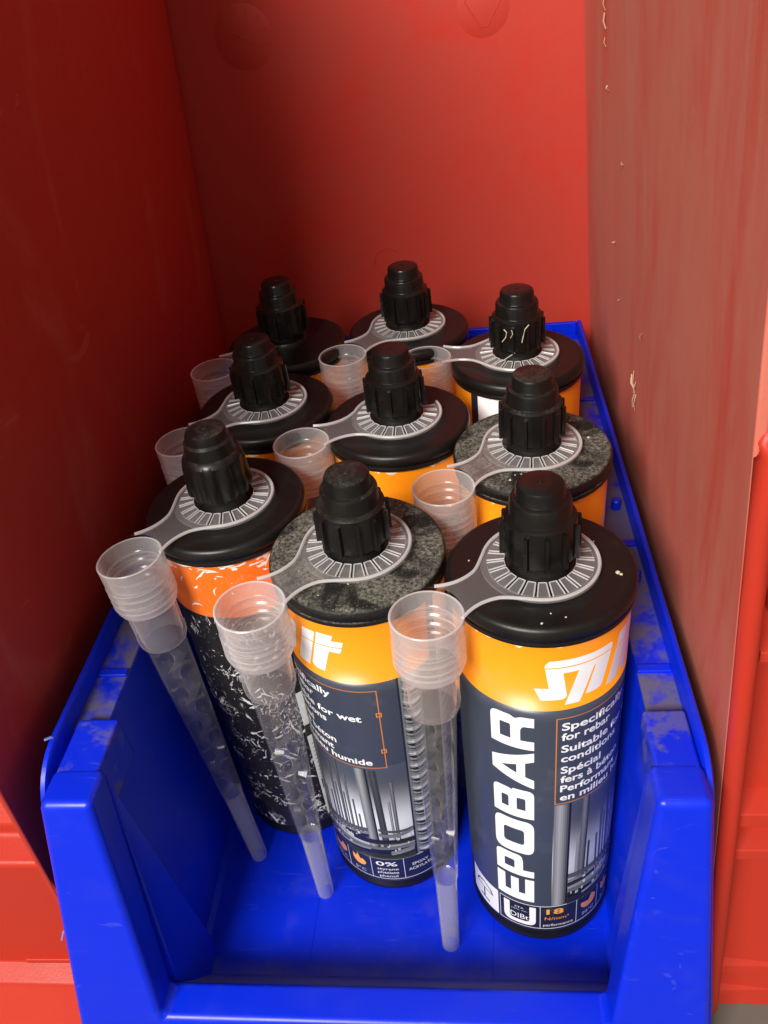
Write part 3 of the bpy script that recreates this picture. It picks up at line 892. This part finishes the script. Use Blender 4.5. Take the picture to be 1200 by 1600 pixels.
def make_cartridge(n, x, y, off, rot, label, lid_m, cap_m, kind='ribbed', old=False, torn_edge=True, flange=False):
    o = empty('adhesive_cartridge', (x + off[0], y + off[1], 0), label, 'cartridge', 'adhesive cartridges in the blue bin')
    ax = Vector((-off[0], -off[1], H)).normalized()
    o.rotation_mode = 'QUATERNION'
    o.rotation_quaternion = Vector((0, 0, 1)).rotation_difference(ax)
    mesh('body', *lathe([(0, .004), (.40, .004), (.44, .006), (.462, .018), (RB, .04), (RB + .006, .05), (RB + .006, .10), (RB, .11), (RB, H - .12), (RB, H - .10), (0, H - .10)], 96), M['black'], o)
    lid = [(0, H - .010), (.16, H - .010), (.24, H - .010), (.27, H - .006), (.40, H - .004), (.455, H - .001), (.468, H), (.476, H - .002), (.488, H - .011), (.4945, H - .022), (.497, H - .034), (.4985, H - .038), (.4985, H - .070), (.496, H - .073), (.488, H - .075), (.486, H - .086), (.495, H - .088), (.4965, H - .091), (.4965, H - .112), (.490, H - .119), (RB - .01, H - .120)]
    mesh('lid', *lathe(lid, 120), lid_m, o, angle=40)
    nk = [(.185 if flange else .158, H - .02), (.183 if flange else .155, H + .02), (.17 if flange else .145, H + .045), (.142, H + .055), (.14, H + .11)]
    mesh('neck', *lathe(nk, 48), M['black'], o)
    cp = mesh('cap', *cap_mesh(kind), cap_m, o, angle=32, loc=(0, 0, H))
    cp.rotation_euler.z = random.uniform(0, 6)
    vl = V_LINES if not old else sorted(set(V_LINES + [2.45, .22, 1.64]) - {2.40})
    lab = ink_mesh('label', *label_base(old_col if old else base_col, vl), o)
    lab.rotation_euler.z = radians(rot)
    if old:
        lab.data.materials[0] = M['ink_worn']
        ink_mesh('scratches', *OLD, lab)
    else:
        ink_mesh('lettering', *PRINT, lab)
        if torn_edge: ink_mesh('torn_edge', *TORN, lab)
    return o

cart = {
 'AL': (-1.859, .703, (.035, .009), -118, 'worn cartridge with scratched black label, front row nearest the dark left wall', 'black', 'black_half', 'fluted', True, False),
 'AM': (-.990, .196, (-.061, .088), -89, 'middle cartridge of the front row with grey dust over its lid', 'black_dusty', 'black_half', 'ribbed', False, False),
 'AR': (0, 0, (.014, -.082), 0, 'front right cartridge with a clean black lid, its label reading EPOBAR upward', 'black', 'black_cap', 'ribbed', False, False),
 'BL': (-1.817, 1.877, (0, 0), 77, 'clean black-lidded cartridge of the second row, beside the left wall', 'black', 'black_cap', 'ribbed', False, False),
 'BM': (-.833, 1.577, (0, 0), 77, 'centre cartridge of the nine, plain orange band and broken nozzle ring round its neck', 'black', 'black_cap', 'ribbed', False, False),
 'BR': (.046, 1.125, (0, 0), 70, 'second row cartridge by the right rim with a crusty grey dusty lid', 'black_dusty', 'black_half', 'ribbed', False, False),
 'CL': (-1.826, 2.920, (0, 0), 77, 'back left cartridge in the corner, no ring visible around its neck', 'black', 'black_cap', 'ribbed', False, True),
 'CM': (-.816, 3.035, (0, 0), 77, 'back row middle cartridge, its cap the highest in the picture', 'black', 'black_cap', 'ribbed', False, False),
 'CR': (.038, 2.397, (0, 0), -191, 'back right cartridge with a white label panel and glue strings on its cap', 'black', 'black_cap', 'ribbed', False, False),
}
objs = {}
for n, (x, y, off, rot, lb_, lm, cm, kind, old, fl) in cart.items():
    objs[n] = make_cartridge(n, x, y, off, rot, lb_, M[lm], M[cm], kind, old, True, fl)

# glue strings on the back right cap, crumbs on the front right lid
def string(parent, pts, w, name='glue_string', mat='paper'):
    mesh(name, *tube(pts, w, 6), M[mat], parent)
def cappt(a, z, r=.21): return (r * sin(radians(a)), -r * cos(radians(a)), H + z)
string(objs['CR'], [cappt(-30, .30), cappt(-24, .28), cappt(-26, .24), cappt(-34, .20)], .0035)
string(objs['CR'], [cappt(-14, .30), cappt(-12, .27), cappt(-16, .24)], .003)
string(objs['CR'], [cappt(20, .33), cappt(12, .30), cappt(8, .24), cappt(6, .20)], .0035)
string(objs['CR'], [cappt(-8, .12, .205), cappt(-30, .06, .22), cappt(-50, .01, .25)], .003)
def crumb(parent, x, y, r):
    V, F = lathe([(0, r), (r * .8, r * .6), (r, 0), (r * .7, -r * .3), (0, -r * .3)], 7)
    V = [(v[0] * random.uniform(.6, 1.2) + x, v[1] * random.uniform(.6, 1.1) + y, v[2] + H - .004) for v in V]
    mesh('crumb', V, F, M['paper'], parent)
for p in ((.40, -.10, .010), (.385, -.085, .013), (-.03, -.44, .009), (.09, -.40, .006), (-.37, .06, .006), (.02, -.37, .005), (.30, .18, .005)): crumb(objs['AR'], *p)
for i in range(10):
    a = random.uniform(0, 6.28); r = random.uniform(.25, .42); crumb(objs['BR'], r * cos(a), r * sin(a), random.uniform(.005, .011))
for i in range(6):
    a = random.uniform(0, 6.28); r = random.uniform(.25, .42); crumb(objs['AM'], r * cos(a), r * sin(a), random.uniform(.004, .008))

# ------------------------------------------------------------------ mixing nozzles
D0 = .69
def collar_mesh():
    pr = [(.187, 0), (.191, -.004), (.190, -.06), (.1885, -.115)]
    for k in range(4):                               # outer thread rings
        z = -.125 - k * .042
        pr += [(.1880, z), (.1920, z - .008), (.1920, z - .018), (.1875, z - .028)]
    pr += [(.186, -.295), (.176, -.318), (.158, -.326)]
    inn = [(.146, -.326), (.152, -.300)]
    for k in range(4):
        z = -.275 + k * .058
        inn += [(.168, z), (.159, z + .010), (.159, z + .022), (.168, z + .032)]
    inn += [(.174, -.03), (.178, -.003), (.182, 0)]
    return lathe(pr + inn, 72, closed=True)
def shoulder_mesh():
    pr = [(.152, -.327), (.148, -.53), (.152, -.536), (.150, -.575), (.142, -.598), (.128, -.608), (.118, -.603), (.130, -.56), (.139, -.33)]
    return lathe(pr, 64, closed=True)
def tube_mesh():
    pr = [(.1265, -.609), (.082, -2.03), (.078, -2.055), (.071, -2.06), (.074, -2.03), (.119, -.609)]
    return lathe(pr, 64, closed=True)
def tip_mesh():
    pr = [(.0715, -2.055), (.062, -2.80), (.060, -2.812), (.052, -2.812), (.054, -2.80), (.063, -2.062)]
    return lathe(pr, 48, closed=True)
def helix_mesh():
    V, F = [], []
    n_el = 9; L0, L1 = -.66, -2.0
    el = (L1 - L0) / n_el
    for e in range(n_el):
        b = len(V); st = 10
        for i in range(st + 1):
            z = L0 + el * (e + i / st * .97); r = .90 * (.120 + (.072 - .120) * (z - L0) / (L1 - L0))
            a = (pi * i / st) * (1 if e % 2 else -1) + e * pi / 2
            for q in (-1, -.33, .33, 1): V.append((r * q * cos(a), r * q * sin(a), z))
        for i in range(st):
            for j in range(3): F.append((b + i * 4 + j, b + i * 4 + j + 1, b + (i + 1) * 4 + j + 1, b + (i + 1) * 4 + j))
    return V, F
RO, RT, RI = .312, .276, .186
def tab_outline_half(s):
    """half width of the strap at fraction s from ring to collar"""
    return .146 * (1 - s) ** 2 + .045 * 2 * s * (1 - s) + .170 * s * s
TH0 = radians(28)
def strap_pts(s, q):
    """s along strap 0..1, q across -1..1; ring centre at origin, collar at -X"""
    a = q * TH0
    x0, y0 = -RO * cos(a), RO * sin(a)
    x1, y1 = -(D0 - sqrt(max(0, .187 ** 2 - (q * .170) ** 2)) + .004), q * .170
    h = tab_outline_half(s)
    return x0 + (x1 - x0) * s, q * h if 0 < s < 1 else (y0 if s == 0 else y1)
def chaikin(P, n=2):
    for _ in range(n):
        Q = [P[0]]
        for a, b in zip(P, P[1:]):
            a, b = Vector(a), Vector(b)
            Q += [tuple(a * .75 + b * .25), tuple(a * .25 + b * .75)]
        P = Q + [P[-1]]
    return P
def tab_meshes(broken=False, stub=False):
    a_lo, a_hi = (0, 2 * pi)
    V, F = [], []
    th = .012
    # ring band, angles measured from +X; strap leaves toward -X (pi)
    n = 96
    if broken: rng = [radians(118) + radians(245 + 0) * i / n for i in range(n + 1)]
    elif stub: rng = [radians(150) + radians(60) * i / n for i in range(n + 1)]
    else: rng = [2 * pi * i / n for i in range(n + 1)]
    for a in rng:
        for r, z in ((RT, 0), (RO, 0), (RO, th), (RT, th)): V.append((r * cos(a), r * sin(a), z))
    for i in range(n):
        for j in range(4): F.append((i * 4 + j, i * 4 + (j + 1) % 4, (i + 1) * 4 + (j + 1) % 4, (i + 1) * 4 + j))
    # strap
    b = len(V); ns, nq = 8, 8
    for k in range(ns + 1):
        for j in range(nq + 1):
            x, y = strap_pts(k / ns, -1 + 2 * j / nq); V.append((x, y, th))
    for k in range(ns):
        for j in range(nq): F.append((b + k * (nq + 1) + j, b + k * (nq + 1) + j + 1, b + (k + 1) * (nq + 1) + j + 1, b + (k + 1) * (nq + 1) + j))
    # teeth
    parts = [(V, F)]
    nt = 22
    tb = []
    for i in range(nt):
        a = 2 * pi * (i + .5) / nt
        if broken and not (radians(120) < a < radians(361)): continue
        if stub and abs(a - pi) > radians(28): continue
        hw0, hw1 = pi / nt * .76, pi / nt * .70
        loop = [(RT + .001, a - hw0), (RT + .001, a + hw0), (RI, a + hw1), (RI, a - hw1)]
        lo = [(r * cos(t_), r * sin(t_), .001 if r > .2 else .012) for r, t_ in loop]
        hi = [(x, y, z + .010) for x, y, z in lo]
        parts.append(prism(lo, hi))
        tb += [tube([hi[1], hi[2], hi[3], hi[0]], .0042, 5)]
    # raised bead round the outline
    ang0 = pi + TH0; ang1 = 3 * pi - TH0
    if broken: ang1 = radians(118 + 245)
    path = [((RO - .009) * cos(ang0 + (ang1 - ang0) * i / 40), (RO - .009) * sin(ang0 + (ang1 - ang0) * i / 40), th + .004) for i in range(2, 39 if not broken else 41)]
    A = [(*strap_pts(s, -1), th + .004) for s in (.12, .28, .44, .58, .72, .84)]
    B = [(*strap_pts(s, 1), th + .004) for s in (.12, .28, .44, .58, .72, .84)]
    bead = tube(chaikin(A[::-1] + path + B), .0095, 6) if not broken else merge(tube(chaikin(A[::-1] + path), .0095, 6), tube([((RO - .009) * cos(radians(t_)), (RO - .009) * sin(radians(t_)), th + .004) for t_ in range(118, 147, 4)] + B, .0095, 6))
    if stub: bead = merge(tube(A, .0095, 6), tube(B, .0095, 6))
    return merge(*parts), merge(bead, *tb)

def shared(name, VF, mat, angle=35):
    o = mesh(name, *VF, mat, None, angle=angle); me = o.data; bpy.data.objects.remove(o); return me
ME = dict(collar=shared('collar', collar_mesh(), M['poly_collar']), shoulder=shared('shoulder', shoulder_mesh(), M['poly_shoulder']), tube=shared('tube', tube_mesh(), M['poly_tube']),
          tip=shared('tip', tip_mesh(), M['poly_tip']), mixing_element=shared('mixing_element', helix_mesh(), M['poly_helix']))
cme = ME['collar']; cme.materials.append(M['poly_bead']); cme.materials.append(M['poly_thread'])
for p in cme.polygons:
    r_ = sqrt(p.center.x ** 2 + p.center.y ** 2) / S; z_ = p.center.z / S
    if z_ > -.012: p.material_index = 1
    elif r_ > .1912 or (r_ < .1605 and z_ > -.29) or z_ < -.322: p.material_index = 2
ta, tb_ = tab_meshes(); ME['hanger_tab'] = shared('hanger_tab', ta, M['poly_tab']); ME['raised_edge'] = shared('raised_edge', tb_, M['poly_bead'])
ta, tb_ = tab_meshes(True); ME['hanger_tab_b'] = shared('hanger_tab', ta, M['poly_tab']); ME['raised_edge_b'] = shared('raised_edge', tb_, M['poly_bead'])

ta, tb_ = tab_meshes(stub=True); ME['hanger_tab_c'] = shared('hanger_tab', ta, M['poly_tab']); ME['raised_edge_c'] = shared('raised_edge', tb_, M['poly_bead'])
noz = {   # collar centre, lean of the tip, label
 'AL': ((-2.31, .17), (.17, -.09), 'leftmost front nozzle, hung from the worn cartridge and slanting inward'),
 'AM': ((-1.50, -.25), (-.05, .05), 'front nozzle hung from the dusty middle cartridge, its spiral mixer showing'),
 'AR': ((-.57, -.35), (-.04, -.20), 'frontmost nozzle hung from the clean front right cartridge beside its EPOBAR lettering'),
 'BL': ((-2.31, 1.41), (.06, .0), 'nozzle by the left wall, hung from the second row left cartridge'),
 'BM': ((-1.47, 1.30), (.0, .0), 'nozzle with a snapped ring, hung from the centre cartridge'),
 'BR': ((-.45, .76), (.0, .0), 'nozzle hung from the crusty-lidded cartridge by the right rim'),
 'CL': ((-2.33, 2.47), (.06, .0), 'rearmost nozzle by the left wall, half hidden behind a cap'),
 'CM': ((-1.32, 2.56), (.0, .0), 'nozzle hung from the back row middle cartridge'),
 'CR': ((-.66, 2.43), (.0, .0), 'nozzle hung from the back right cartridge, half hidden by the centre cap'),
}
for n, (p, lean, lb_) in noz.items():
    cx, cy = cart[n][0], cart[n][1]
    d = Vector((p[0] - cx, p[1] - cy)).normalized()
    q = Vector((cx, cy)) + d * D0
    zt = H + .016
    o = empty('mixing_nozzle', (q.x, q.y, zt), lb_, 'nozzle', 'mixing nozzles hung on the cartridges')
    ln = Vector((lean[0], lean[1], -2.81)).normalized()
    rotq = Vector((0, 0, -1)).rotation_difference(ln)
    for k in ('collar', 'shoulder', 'tube', 'tip', 'mixing_element'):
        c = bpy.data.objects.new(k, ME[k]); link(c, o)
        c.rotation_mode = 'QUATERNION'; c.rotation_quaternion = rotq; c.scale = (1, 1, (zt - .004) / 2.812)
        if k == 'mixing_element': c.rotation_quaternion = rotq @ Matrix.Rotation(random.uniform(0, 6), 3, 'Z').to_quaternion()
    suf = {'BM': '_b', 'CL': '_c'}.get(n, '')
    tab = bpy.data.objects.new('hanger_tab', ME['hanger_tab' + suf]); link(tab, o)
    tab.location = Vector((-d.x * D0, -d.y * D0, .001)) * S
    tab.rotation_euler.z = atan2(d.y, d.x) - pi
    be = bpy.data.objects.new('raised_edge', ME['raised_edge' + suf]); link(be, tab)
